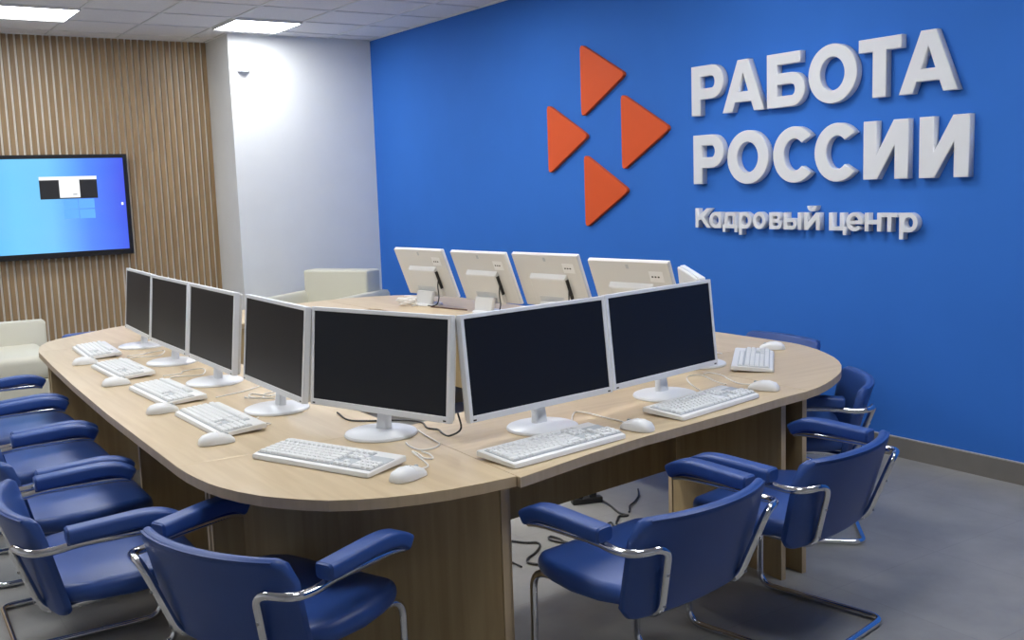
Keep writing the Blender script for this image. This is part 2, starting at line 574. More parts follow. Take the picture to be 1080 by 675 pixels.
KX = 4.655 / 4.64
def place_letter(x0, x1, zb, cap, fn, label, cat, group, depth):
    x0 *= KX
    x1 *= KX
    zz = 1.52 + (zb - 1.52) * KX
    s = cap * KX
    polys = [[(p[0] * s, p[1] * s) for p in pl] for pl in fn((x1 - x0) / s)]
    me = glyph_mesh("sign_letter", polys, depth, M["letter"], 0.004 if cap > 0.2 else 0.002)
    o = bpy.data.objects.new("sign_letter", me)
    COL.objects.link(o)
    o.location = (x0, YB - depth / 2, zz)
    tag(o, label, cat, group)

GT = "letters of the top sign line"
for x0, x1, fn, lb in ((-4.857, -4.588, g_P, "big white letter Р, first of the top sign line"),
                       (-4.588, -4.265, g_A, "big white letter А, second in the top sign line, between Р and Б"),
                       (-4.236, -3.965, g_B, "big white letter Б in the top sign line"),
                       (-3.934, -3.617, g_O, "big white letter О in the top sign line"),
                       (-3.601, -3.349, g_T, "big white letter Т in the top sign line"),
                       (-3.352, -3.032, g_A, "big white letter А ending the top sign line, after Т")):
    place_letter(x0, x1, 1.904, 0.295, fn, lb, "letter", GT, 0.045)
GT = "letters of the second sign line"
for x0, x1, fn, lb in ((-4.846, -4.591, g_P, "big white letter Р, first of the second sign line"),
                       (-4.553, -4.232, g_O, "big white letter О in the second sign line"),
                       (-4.190, -3.907, g_C, "big white letter С in the second sign line, next to О"),
                       (-3.889, -3.613, g_C, "big white letter С in the second sign line, next to И"),
                       (-3.565, -3.300, g_I, "big white letter И in the second sign line, right after С"),
                       (-3.230, -2.964, g_I, "big white letter И ending the second sign line")):
    place_letter(x0, x1, 1.482, 0.295, fn, lb, "letter", GT, 0.045)
GT = "small letters of the bottom sign line"
for x0, x1, fn, lb in ((-4.84, -4.710, l_K, "small white letter К, first of the bottom sign line"),
                       (-4.716, -4.620, l_a, "small white letter а in the bottom sign line"),
                       (-4.603, -4.485, l_d, "small white letter д in the bottom sign line"),
                       (-4.467, -4.370, l_p, "small white letter р after д in the bottom sign line"),
                       (-4.354, -4.258, l_o, "small white letter о in the bottom sign line"),
                       (-4.226, -4.136, l_v, "small white letter в in the bottom sign line"),
                       (-4.116, -3.990, l_y, "small white letter ы in the bottom sign line"),
                       (-3.967, -3.860, l_j, "small white letter й with its breve in the bottom sign line"),
                       (-3.793, -3.680, l_c, "small white letter ц in the bottom sign line"),
                       (-3.677, -3.575, l_e, "small white letter е in the bottom sign line"),
                       (-3.558, -3.457, l_n, "small white letter н in the bottom sign line"),
                       (-3.452, -3.360, l_t, "small white letter т in the bottom sign line"),
                       (-3.345, -3.240, l_p, "small white letter р ending the bottom sign line")):
    place_letter(x0, x1, 1.207, 0.118, fn, lb, "letter", GT, 0.04)

def tri(p, label):
    c = (sum(q[0] for q in p) / 3, sum(q[1] for q in p) / 3)
    k = (4.70 - 0.03) / 4.70
    pts = []
    n = 3
    for i in range(3):
        a, b, d = Vector(p[i - 1]), Vector(p[i]), Vector(p[(i + 1) % 3])
        r = 0.045
        s = b + (a - b).normalized() * r
        e = b + (d - b).normalized() * r
        for j in range(7):
            u = j / 6
            q = s * (1 - u) ** 2 + b * 2 * u * (1 - u) + e * u * u
            pts.append((q.x * k, (q.y - 1.52) * k + 1.52))
    cx, cz = c[0] * k, (c[1] - 1.52) * k + 1.52
    me = glyph_mesh("sign_triangle", [[(q[0] - cx, q[1] - cz) for q in pts]], 0.03, M["orange"], 0.003)
    o = bpy.data.objects.new("sign_triangle", me)
    COL.objects.link(o)
    o.location = (cx, YB - 0.015, cz)
    tag(o, label, "sign emblem", "orange triangles of the sign emblem")
# outlines as flat right-pointing triangles (corners slightly past the rounded tips)
def T3(x, zt, zb, xr):
    return [(x, zt), (xr, (zt + zb) / 2), (x, zb)]
tri(T3(-6.065, 2.500, 1.982, -5.572), "orange rounded triangle on the blue wall, topmost of four")
tri(T3(-6.490, 2.105, 1.585, -5.998), "orange rounded triangle on the blue wall, leftmost of four")
tri(T3(-5.618, 2.110, 1.587, -5.130), "orange rounded triangle on the blue wall, rightmost of four")
tri(T3(-6.047, 1.715, 1.182, -5.558), "orange rounded triangle on the blue wall, lowest of four")

# ------------------------------------------------------------------ desks
ZT, TH = 0.72, 0.03
ZU = ZT - TH
def desk(name, label, outer, inner, mat, panels, modesty, group="desk sections of the ring table"):
    """outer / inner: plan outline points; panels: list of (x0,y0,x1,y1) plank footprints"""
    pts = [Vector((p[0], p[1])) for p in outer] + [Vector((p[0], p[1])) for p in reversed(inner)]
    cx = sum(p.x for p in pts) / len(pts)
    cy = sum(p.y for p in pts) / len(pts)
    t = empty(name, label, "desk", (cx, cy, 0), 0, group)
    bm = prism([(p.x - cx, p.y - cy) for p in pts], ZU, ZT, 0.002, 1)
    link("tabletop", bm, [mat, M["edge"]], t)
    def plank(nm, a, b, z0, z1, th=0.022):
        a, b = Vector(a), Vector(b)
        d = (b - a).normalized()
        n = Vector((-d.y, d.x)) * th / 2
        q = [a - n, b - n, b + n, a + n]
        bm = prism([(v.x - cx, v.y - cy) for v in q], z0, z1, 0.0)
        bm.faces.ensure_lookup_table()
        if nm == "leg_panel":
            for k in (3, 5):
                bm.faces[k].material_index = 1
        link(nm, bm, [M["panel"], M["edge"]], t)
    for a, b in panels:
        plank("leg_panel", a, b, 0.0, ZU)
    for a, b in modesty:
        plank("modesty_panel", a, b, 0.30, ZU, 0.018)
    return t, cx, cy, plank

g = 0.0015
desk("desk_section", "straight oak desk section on the left with four keyboards on it",
     [(-5.925, 0.916), (-5.35, 0.884), (-4.75, 0.857), (-4.0, 0.833), (-3.0575, 0.820)],
     [(-5.925, 1.645), (-4.76, 1.607), (-3.89, 1.582), (-3.0575, 1.570)], M["top"],
     [((-3.078, 0.905), (-3.078, 1.54)), ((-4.02, 0.94), (-4.02, 1.56)), ((-5.90, 0.96), (-5.90, 1.62))],
     [((-5.885, 1.53), (-4.035, 1.47)), ((-4.005, 1.47), (-3.092, 1.46))])

front_outer = [(-3.057, 0.820), (-2.97, 0.822), (-2.888, 0.829), (-2.82, 0.838), (-2.757, 0.852), (-2.68, 0.877), (-2.605, 0.912), (-2.555, 0.944), (-2.50, 0.986), (-2.449, 1.036),
               (-2.405, 1.098), (-2.37, 1.170), (-2.345, 1.245), (-2.327, 1.330), (-2.318, 1.430), (-2.316, 1.537)]
t, cx, cy, plank = desk("corner_desk_section", "rounded oak corner desk section at the front, with curved wooden panel below",
     front_outer, [(-3.057, 1.573), (-3.057, 1.573 - 1e-3), (-3.05, 1.56)][:2] + [], M["top"],
     [((-2.36, 1.522), (-3.02, 1.545)), ((-3.044, 0.905), (-3.044, 1.50))], [])
# curved front panel
P0, P1, C0 = Vector((-3.030, 1.000)), Vector((-2.362, 1.508)), Vector((-2.750, 1.220))
outer_, inner_ = [], []
for k in range(19):
    u = k / 18
    p = P0 * (1 - u) ** 2 + C0 * 2 * u * (1 - u) + P1 * u * u
    d = ((C0 - P0) * (1 - u) + (P1 - C0) * u).normalized()
    n = Vector((-d.y, d.x)) * 0.018
    outer_.append((p.x - cx, p.y - cy))
    inner_.append((p.x + n.x - cx, p.y + n.y - cy))
link("curved_panel", prism(outer_ + inner_[::-1], 0.0, ZU), [M["panel"], M["edge"]], t)

desk("desk_section", "straight oak desk section on the right with two keyboards and two big dark monitors",
     [(-2.297, 1.5378), (-2.369, 1.84), (-2.418, 2.093), (-2.445, 2.321), (-2.479, 2.576), (-2.518, 2.81), (-2.541, 3.000)],
     [(-3.055, 1.5738), (-3.12, 1.85), (-3.30, 3.030)], M["topy"],
     [((-2.405, 1.560), (-3.02, 1.590)), ((-2.575, 2.905), (-3.22, 2.955))],
     [((-3.03, 1.605), (-3.20, 2.935))])

end_outer = [(-2.544, 3.003), (-2.56, 3.08), (-2.584, 3.147), (-2.618, 3.228), (-2.653, 3.298), (-2.69, 3.367), (-2.735, 3.432), (-2.797, 3.51), (-2.868, 3.582), (-2.95, 3.648), (-3.047, 3.71),
             (-3.135, 3.758), (-3.228, 3.797), (-3.29, 3.816), (-3.36, 3.830)]
desk("corner_desk_section", "rounded oak corner desk section by the blue wall, at the right end",
     end_outer, [(-3.303, 3.033), (-3.36, 3.036)], M["topy"],
     [((-2.575, 3.020), (-3.26, 3.056))], [])
desk("desk_section", "straight oak desk section along the blue wall, behind, under four white monitor backs",
     [(-3.363, 3.830), (-3.8, 3.838), (-5.0, 3.838), (-6.25, 3.825)], [(-3.363, 3.040), (-5.277, 3.075), (-6.25, 3.075)], M["top"],
     [((-3.39, 3.80), (-3.39, 3.08)), ((-4.80, 3.80), (-4.80, 3.10)), ((-6.22, 3.79), (-6.22, 3.10))],
     [((-3.41, 3.15), (-4.78, 3.17)), ((-4.82, 3.17), (-6.20, 3.17))])
desk("corner_desk_section", "rounded oak corner desk section farthest away, near the cream armchair in the corner",
     [(-6.253, 3.825), (-6.45, 3.815), (-6.65, 3.765), (-6.82, 3.675), (-6.94, 3.55), (-7.01, 3.40), (-7.045, 3.22), (-7.05, 3.045)],
     [(-6.253, 3.075), (-6.30, 3.045)], M["top"], [((-7.01, 3.065), (-6.34, 3.065))], [])
desk("desk_section", "short oak desk section crossing at the far end, beyond the leftmost monitor",
     [(-7.05, 3.042), (-6.93, 2.3), (-6.745, 1.60)], [(-6.30, 3.042), (-6.20, 2.12), (-6.06, 1.66)], M["topy"],
     [((-7.01, 3.02), (-6.34, 3.02)), ((-6.45, 1.655), (-6.10, 1.68))], [((-6.40, 3.0), (-6.17, 1.70))])
desk("corner_desk_section", "rounded oak corner desk section at the left end, in front of the cream armchair",
     [(-6.744, 1.597), (-6.66, 1.43), (-6.53, 1.27), (-6.40, 1.10), (-6.31, 1.025), (-6.20, 0.978), (-6.1, 0.948), (-6.0, 0.928), (-5.928, 0.917)],
     [(-6.06, 1.657), (-5.928, 1.648)], M["top"], [((-5.955, 0.96), (-5.955, 1.62))], [])

# ------------------------------------------------------------------ chairs
def tube_chair():
    """faces +Y; one bent tube carries arms, back and seat"""
    t = empty("cantilever_chair", "blue", "chair", (0, 0, 0))
    rt = 0.0115
    def side(s):
        return [(s * 0.311, 0.165, 0.580), (s * 0.311, 0.12, 0.589), (s * 0.311, -0.10, 0.590), (s * 0.311, -0.16, 0.580), (s * 0.306, -0.228, 0.584), (s * 0.214, -0.260, 0.590),
                (s * 0.163, -0.183, 0.360), (s * 0.185, -0.05, 0.380), (s * 0.224, 0.252, 0.397), (s * 0.224, 0.256, 0.0125), (s * 0.224, -0.225, 0.0125)]
    pts = side(-1) + side(1)[::-1]
    rad = {0: 0.06, 3: 0.03, 4: 0.06, 5: 0.045, 6: 0.06, 7: 0.06, 8: 0.055, 9: 0.06, 10: 0.05}
    rad.update({21 - k: v for k, v in list(rad.items()) if k})
    link("frame", tube(fillet(pts, rad, 7), rt, 12), M["chrome"], t, True)
    for s in (-1, 1):
        c = [(-0.130, 0.616), (-0.10, 0.617), (-0.02, 0.622), (0.05, 0.626), (0.09, 0.626), (0.125, 0.621), (0.152, 0.610), (0.174, 0.597)]
        secs = []
        P = smooth_path([(s * 0.311, a, b) for a, b in c], 4)
        n = len(P)
        for i, (p, (tt, u, v)) in enumerate(zip(P, frames(P))):
            k = 0.82 if i in (0, n - 1) else 1.0
            up = Vector((0, -tt.z, tt.y))
            secs.append([p + Vector((1, 0, 0)) * a * k + up * b * k for a, b in rrect(0.060, 0.044, 0.012, 4)])
        secs.insert(1, [q for q in secs[1]])
        secs[1] = [secs[0][q] + (secs[2][q] - secs[0][q]).normalized() * 0.0 + Vector((0, 0.003, 0)) * 0 + (P[0] - secs[0][q]) * -0.2 + Vector((0, 0.006, 0)) for q in range(len(secs[0]))]
        link("armrest", loft(secs), M["vinyl"], t, True)
    secs = []
    prof = [(-0.158, 0.225, 0.018, 0.428), (-0.152, 0.240, 0.040, 0.428), (-0.125, 0.262, 0.052, 0.429), (-0.06, 0.284, 0.056, 0.430), (0.04, 0.286, 0.062, 0.430),
            (0.13, 0.272, 0.062, 0.431), (0.195, 0.248, 0.060, 0.428), (0.23, 0.224, 0.056, 0.423), (0.253, 0.196, 0.048, 0.416), (0.268, 0.156, 0.034, 0.410), (0.275, 0.110, 0.014, 0.406)]
    for yy, hw_, th, zc in prof:
        sec = []
        for a, b in rrect(2 * hw_, th, min(0.026, th * 0.48), 5):
            dome = 0.010 * (1 - (a / hw_) ** 2) if b > 0 else 0
            sec.append((a, yy, zc + b + dome))
        secs.append(sec)
    link("seat", loft(secs), M["vinyl"], t, True)
    def back_pt(u, q, off):
        """u across (-1..1), q up (0..1), off towards the front"""
        a = abs(u)
        zt, zb = 0.664, 0.366
        if a > 0.84:
            k = (a - 0.84) / 0.16
            drop = 1 - math.sqrt(max(0.0, 1 - k * k))
            zt -= 0.060 * drop
            zb += 0.030 * drop
        z = zb + (zt - zb) * q
        qq = (z - 0.366) / 0.298
        hw_ = 0.262 + 0.016 * qq
        yc = -0.168 - 0.098 * qq + (0.030 + 0.028 * qq) * u * u + 0.012 * a ** 4
        return Vector((hw_ * u, yc + off, z + 0.004 * off / 0.018))
    N = 30
    secs = []
    for i in range(N + 1):
        u = -1 + 2 * i / N
        k = max(0.0, (abs(u) - 0.84) / 0.16)
        th = 0.036 * (1 - 0.5 * k ** 3)
        secs.append([back_pt(u, 0.5 + b, a) for a, b in [(p, q_) for p, q_ in ((pp[0], pp[1] / 0.298) for pp in rrect(th, 0.298, th * 0.46, 4))]])
    bk = link("backrest", loft(secs), M["vinyl"], t, True)
    pp = [back_pt(-1 + 2 * i / N, 0.985, -0.013) for i in range(2, N - 1)]
    link("piping", tube(pp, 0.0042, 6), M["vinyl"], bk, True)
    A_, B_ = Vector((0.214, -0.260, 0.590)), Vector((0.163, -0.183, 0.360))
    for s in (-1, 1):
        for k in (0.36, 0.80):
            p = A_.lerp(B_, k)
            p.x *= s
            dv = Vector((s * 0.30, -0.95, -0.2)).normalized()
            bm = bmesh.new()
            add_tube(bm, [p + dv * 0.006, p + dv * 0.0135], 0.0045, 8)
            link("bolt", bm, M["steel"], t, True)
    return t

def face(deg):
    return R(deg - 90)

CH = [  # x, y, facing, label
    (-3.240, 0.618, 88.0, "blue chrome armed chair at the left desk, nearest of the row of four"),
    (-3.945, 0.655, 88.5, "blue chrome armed chair at the left desk, second nearest of the row"),
    (-4.632, 0.680, 89.0, "blue chrome armed chair at the left desk, third nearest of the row"),
    (-5.338, 0.705, 89.0, "blue chrome armed chair at the left desk, farthest of the row, before the cream armchair"),
    (-2.577, 0.926, 112.2, "blue chrome armed chair at the rounded front corner, its back towards the viewer"),
    (-2.188, 1.901, 187.4, "blue chrome armed chair at the right desk, in front, largest seen from behind"),
    (-2.293, 2.617, 190.6, "blue chrome armed chair at the right desk, nearer the blue wall, seen from behind"),
    (-2.940, 3.445, 225.0, "blue chrome armed chair tucked under the right rounded end, before the blue wall"),
    (-3.790, 4.050, 266.0, "blue chrome armed chair on the wall side, only its back rim above the desk"),
    (-6.790, 1.460, -8.0, "blue chrome armed chair at the far left end, only its rim showing over the desk"),
]
proto = tube_chair()
for i, (x, y, f, lb) in enumerate(CH):
    c = proto if i == 0 else copy_tree(proto)
    c.location = (x, y, 0)
    c.rotation_euler.z = face(f)
    tag(c, lb, "chair", "blue tubular chairs around the table")

# ------------------------------------------------------------------ keyboards and mice
def key_bm(w, d):
    return loft([[(a, b, 0.0) for a, b in rrect(w, d, 0.0015, 1)], [(a, b, 0.004) for a, b in rrect(w, d, 0.0015, 1)], [(a, b + 0.0005, 0.0075) for a, b in rrect(w - 0.004, d - 0.004, 0.0015, 1)]])

KU = 0.0198
def key_layout():
    out = []
    rows = [(0, [1] * 14 + []), (1, None)]
    x0 = -0.222
    # bottom row to the function row
    main = [[1.25, 1.25, 1.25, 6.25, 1.25, 1.25, 1.25, 1.25], [2.25] + [1] * 10 + [2.75], [1.75] + [1] * 11 + [2.25], [1.5] + [1] * 12 + [1.5], [1] * 13 + [2], [1] * 13 + [2]]
    for r, ws in enumerate(main):
        yy = -0.058 + r * KU + (0.006 if r == 5 else 0)
        x = x0
        for w in ws:
            out.append((x + w * KU / 2, yy, w))
            x += w * KU
    xn = x0 + 15 * KU + 0.008
    for r, cols in ((0, (0, 1, 2)), (1, (1,)), (3, (0, 1, 2)), (4, (0, 1, 2)), (5, (0, 1, 2))):
        for c in cols:
            out.append((xn + (c + 0.5) * KU, -0.058 + r * KU + (0.006 if r == 5 else 0), 1))
    xp = xn + 3 * KU + 0.008
    for r in range(5):
        for c in ((0.5, 2), (2.5, 1), (3.5, 1)) if r == 0 else ((0.5, 1), (1.5, 1), (2.5, 1), (3.5, 1)):
            cc, w = c
            if r == 0 and w == 2:
                out.append((xp + 1.0 * KU, -0.058, 2))
            else:
                out.append((xp + cc * KU, -0.058 + r * KU, 1))
    return out
LAY = key_layout()

def wedge(yy):
    return 0.017 + (yy + 0.0775) / 0.155 * 0.010

def keyboard_body(t):
    secs = []
    for yy, z1, hw_ in ((-0.088, 0.006, 0.226), (-0.083, 0.014, 0.2335), (-0.07, 0.017, 0.235), (0.075, 0.028, 0.235), (0.083, 0.026, 0.234), (0.086, 0.016, 0.228)):
        z0 = 0.002 + max(0, (yy + 0.08)) * 0.05
        secs.append([(-hw_, yy, z0), (hw_, yy, z0), (hw_, yy, z1 - 0.003), (hw_ - 0.003, yy, z1), (-hw_ + 0.003, yy, z1), (-hw_, yy, z1 - 0.003)])
    link("body", loft(secs), M["keybase"], t, True)
    bm = bmesh.new()
    def well(x0, x1, y0, y1):
        q = [(x0, y0), (x1, y0), (x1, y1), (x0, y1)]
        lo = [bm.verts.new((a, b, 0.012)) for a, b in q]
        hi = [bm.verts.new((a, b, 0.0186 + (b + 0.0775) / 0.155 * 0.0112)) for a, b in q]
        bm.faces.new(hi)
        bm.faces.new(lo[::-1])
        for k in range(4):
            bm.faces.new((lo[k], lo[(k + 1) % 4], hi[(k + 1) % 4], hi[k]))
    well(-0.224, 0.077, -0.070, 0.059)
    well(0.081, 0.145, -0.070, 0.059)
    well(0.148, 0.231, -0.070, 0.036)
    link("key_well", bm, M["kwell"], t)
    # rear feet
    bm = bmesh.new()
    for s in (-1, 1):
        add_box(bm, s * 0.19 - 0.02, s * 0.19 + 0.02, 0.062, 0.075, 0.0, 0.008)
    link("foot", bm, M["keybase"], t)

KEYMESH = {}
def add_key(t, x, y, w):
    if w not in KEYMESH:
        bm = key_bm(w * KU - 0.0022, KU - 0.0024)
        me = bpy.data.meshes.new("key")
        bmesh.ops.recalc_face_normals(bm, faces=bm.faces)
        bm.to_mesh(me)
        bm.free()
        me.materials.append(M["keys"])
        KEYMESH[w] = me
    o = bpy.data.objects.new("key", KEYMESH[w])
    COL.objects.link(o)
    o.parent = t
    o.location = (x, y, 0.0170 + (y + 0.0775) / 0.155 * 0.0112)
    o.rotation_euler.x = 0.072

def keyboard_detailed():
    t = empty("keyboard", "k", "keyboard", (0, 0, 0))
    keyboard_body(t)
    for x, y, w in LAY[:100]:
        add_key(t, x, y, w)
    return t

def keyboard_simple():
    t = empty("keyboard", "k", "keyboard", (0, 0, 0))
    keyboard_body(t)
    bm = bmesh.new()
    for x, y, w in LAY:
        b = key_bm(w * KU - 0.0022, KU - 0.0024)
        z = 0.0170 + (y + 0.0775) / 0.155 * 0.0112
        for v in b.verts:
            v.co = Vector((v.co.x + x, v.co.y + y, v.co.z + z + v.co.y * 0.072))
        me = bpy.data.meshes.new("tmp")
        b.to_mesh(me)
        b.free()
        bm.from_mesh(me)
        bpy.data.meshes.remove(me)
    k = link("keys", bm, M["keys"], t)
    k["kind"] = "stuff"
    return t

KB = [
    (-5.650, 1.150, -3, "white keyboard on the left desk, farthest of its row, by the far leftmost monitor", 0),
    (-4.932, 1.110, 1, "white keyboard on the left desk, second from the far end", 0),
    (-4.214, 1.113, 2, "white keyboard on the left desk, third from the far end", 0),
    (-3.560, 1.113, 1, "white keyboard on the left desk, nearest of its row, before the rounded corner", 0),
    (-2.814, 1.196, 22, "white keyboard on the rounded front corner, before the front monitor", 1),
    (-2.490, 1.791, 98, "white keyboard on the right desk before the largest looking dark monitor", 1),
    (-2.618, 2.537, 101, "white keyboard on the right desk before the rightmost dark monitor", 1),
    (-3.095, 3.300, 132, "white keyboard on the right rounded end, seen end on", 0),
]
kd, ks = keyboard_detailed(), keyboard_simple()
used = {0: False, 1: False}
for x, y, r, lb, det in KB:
    src = kd if det else ks
    k = copy_tree(src) if used[det] else src
    used[det] = True
    k.location = (x, y, ZT)
    k.rotation_euler.z = R(r)
    tag(k, lb, "keyboard", "white keyboards on the desks")

def mouse():
    t = empty("computer_mouse", "m", "mouse", (0, 0, 0))
    secs = []
    for yy, hw_, h in ((-0.056, 0.012, 0.010), (-0.052, 0.022, 0.020), (-0.040, 0.030, 0.031), (-0.015, 0.033, 0.037), (0.01, 0.031, 0.035), (0.035, 0.029, 0.027), (0.052, 0.025, 0.018), (0.058, 0.018, 0.011)):
        sec = [(-hw_ * 0.94, yy, 0.001), (hw_ * 0.94, yy, 0.001)]
        for k in range(0, 13):
            a = PI * k / 12
            c, s = math.cos(a), math.sin(a)
            sec.append((hw_ * math.copysign(abs(c) ** 0.75, c), yy, 0.003 + (h - 0.003) * abs(s) ** 0.75))
        secs.append(sec)
    link("shell", loft(secs), M["wplast"], t, True)
    # the two buttons lie a hair above the shell's nose
    def zt(yy):
        T_ = ((-0.056, 0.010), (-0.052, 0.020), (-0.040, 0.031), (-0.015, 0.037), (0.01, 0.035), (0.035, 0.027), (0.052, 0.018), (0.058, 0.011))
        for a, b in zip(T_, T_[1:]):
            if a[0] <= yy <= b[0]:
                return a[1] + (b[1] - a[1]) * (yy - a[0]) / (b[0] - a[0])
        return 0.01
    for s in (-1, 1):
        secs = []
        for yy, hw_ in ((0.006, 0.0308), (0.02, 0.0303), (0.035, 0.0286), (0.05, 0.0252), (0.0575, 0.018)):
            sec = []
            arc = []
            for k in range(6):
                u = (0.0022 + (hw_ * 0.88 - 0.0022) * k / 5)
                c = min(1, u / hw_)
                sn = (1 - c ** (2 / 0.75)) ** 0.375
                arc.append((s * u, yy, 0.003 + (zt(yy) - 0.003) * sn))
            secs.append([(p[0], p[1], p[2] + 0.0012) for p in arc] + [(p[0], p[1], p[2] - 0.003) for p in reversed(arc)])
        link("button", loft(secs), M["keybase"], t, True)
    bm = bmesh.new()
    add_tube(bm, [(-0.003, 0.034, 0.026), (0.003, 0.034, 0.026)], 0.007, 12)
    link("scroll_wheel", bm, M["kwell"], t, True)
    return t

MS = [
    (-5.300, 1.021, -8, "white mouse on the left desk, farthest of its row"),
    (-4.599, 1.003, -6, "white mouse on the left desk, second from the far end"),
    (-3.878, 1.002, -4, "white mouse on the left desk, third from the far end"),
    (-3.263, 1.005, -6, "white mouse on the left desk, nearest of its row"),
    (-2.490, 1.292, 18, "white mouse on the rounded front corner, right of the front keyboard"),
    (-2.500, 2.135, 105, "white mouse on the right desk, between the two right keyboards"),
    (-2.665, 2.901, 112, "white mouse on the right desk, by the seam to the rounded end"),
    (-3.275, 3.621, 140, "white mouse on the right rounded end, near its far edge by the blue wall"),
]
m0 = mouse()
for i, (x, y, r, lb) in enumerate(MS):
    m = m0 if i == 0 else copy_tree(m0)
    m.location = (x, y, ZT)
    m.rotation_euler.z = R(r)
    tag(m, lb, "mouse", "white mice on the desks")

# ------------------------------------------------------------------ monitors
MW, MH, MZ = 0.626, 0.335, 0.074
def tilt_bm(bm, ang, zb):
    c, s = math.cos(ang), math.sin(ang)
    for v in bm.verts:
        y, z = v.co.y, v.co.z
        v.co.y = y * c + z * s
        v.co.z = z * c - y * s + zb
    return bm

def monitor():
    """screen looks along -Y; origin on the desk below the front bottom edge"""
    t = empty("monitor", "m", "monitor", (0, 0, 0))
    A = R(5.5)
    w, h, b = MW / 2, MH, 0.0135
    bb = 0.021
    bm = bmesh.new()
    add_box(bm, -w, -w + b, 0, 0.022, 0, h, 0, 0.002)
    add_box(bm, w - b, w, 0, 0.022, 0, h, 0, 0.002)
    add_box(bm, -w + b - 0.001, w - b + 0.001, 0, 0.022, h - b, h, 0, 0.002)
    add_box(bm, -w + b - 0.001, w - b + 0.001, 0, 0.022, 0, bb, 0, 0.002)
    link("bezel", tilt_bm(bm, A, MZ), M["silver"], t)
    link("screen", tilt_bm(box(-w + b - 0.002, w - b + 0.002, 0.003, 0.018, bb - 0.002, h - b + 0.002), A, MZ), M["glass"], t)
    bm = bmesh.new()
    add_box(bm, -w + 0.004, w - 0.004, 0.020, 0.036, 0.004, h - 0.004, 0, 0.006)
    add_box(bm, -0.16, 0.16, 0.034, 0.062, 0.03, 0.22, 0, 0.010)
    link("back_shell", tilt_bm(bm, A, MZ), M["backpl"], t)
    # small dark marks at the lower bezel ends
    for s in (-1, 1):
        link("bezel_badge", tilt_bm(box(s * (w - 0.018) - 0.006, s * (w - 0.018) + 0.006, -0.0008, 0.003, 0.005, 0.0095), A, MZ), M["black"], t)
    bm = lathe([(0.118, 0.0), (0.120, 0.004), (0.117, 0.010), (0.105, 0.0145), (0.03, 0.019), (0.0, 0.0195)][:-1], 40, (0, 0.02))
    link("stand_base", bm, M["silver"], t, True)
    secs = []
    for z, y0, hw_ in ((0.016, 0.035, 0.028), (0.05, 0.038, 0.024), (0.12, 0.052, 0.024), (0.17, 0.062, 0.028)):
        secs.append([(a, y0 + b_, z) for a, b_ in rrect(2 * hw_, 0.03, 0.01, 3)])
    link("stand_neck", loft(secs), M["silver"], t, True)
    return t

MO = [
    (-5.698, 1.371, -2.7, "dark screened monitor on the left desk, farthest and leftmost of the row"),
    (-5.021, 1.343, -0.5, "dark screened monitor on the left desk, second from the far left"),
    (-4.345, 1.331, -0.8, "dark screened monitor on the left desk, third from the far left"),
    (-3.626, 1.332, -1.0, "dark screened monitor on the left desk, nearest of its row, beside the corner one"),
    (-3.005, 1.453, 19.1, "dark screened monitor on the rounded front corner, facing the viewer"),
    (-2.705, 1.921, 96.5, "dark screened monitor on the right desk, largest looking, above the white keyboard in the middle"),
    (-2.814, 2.560, 100.5, "dark screened monitor on the right desk, rightmost of the front screens"),
    (-3.212, 3.116, 144, "white monitor at the right end turned edge on, only its thin upper edge in view"),
]
mo0 = monitor()
for i, (x, y, r, lb) in enumerate(MO):
    m = mo0 if i == 0 else copy_tree(mo0)
    m.location = (x, y, ZT)
    m.rotation_euler.z = R(r)
    tag(m, lb, "monitor", "monitors with white frames around the table")

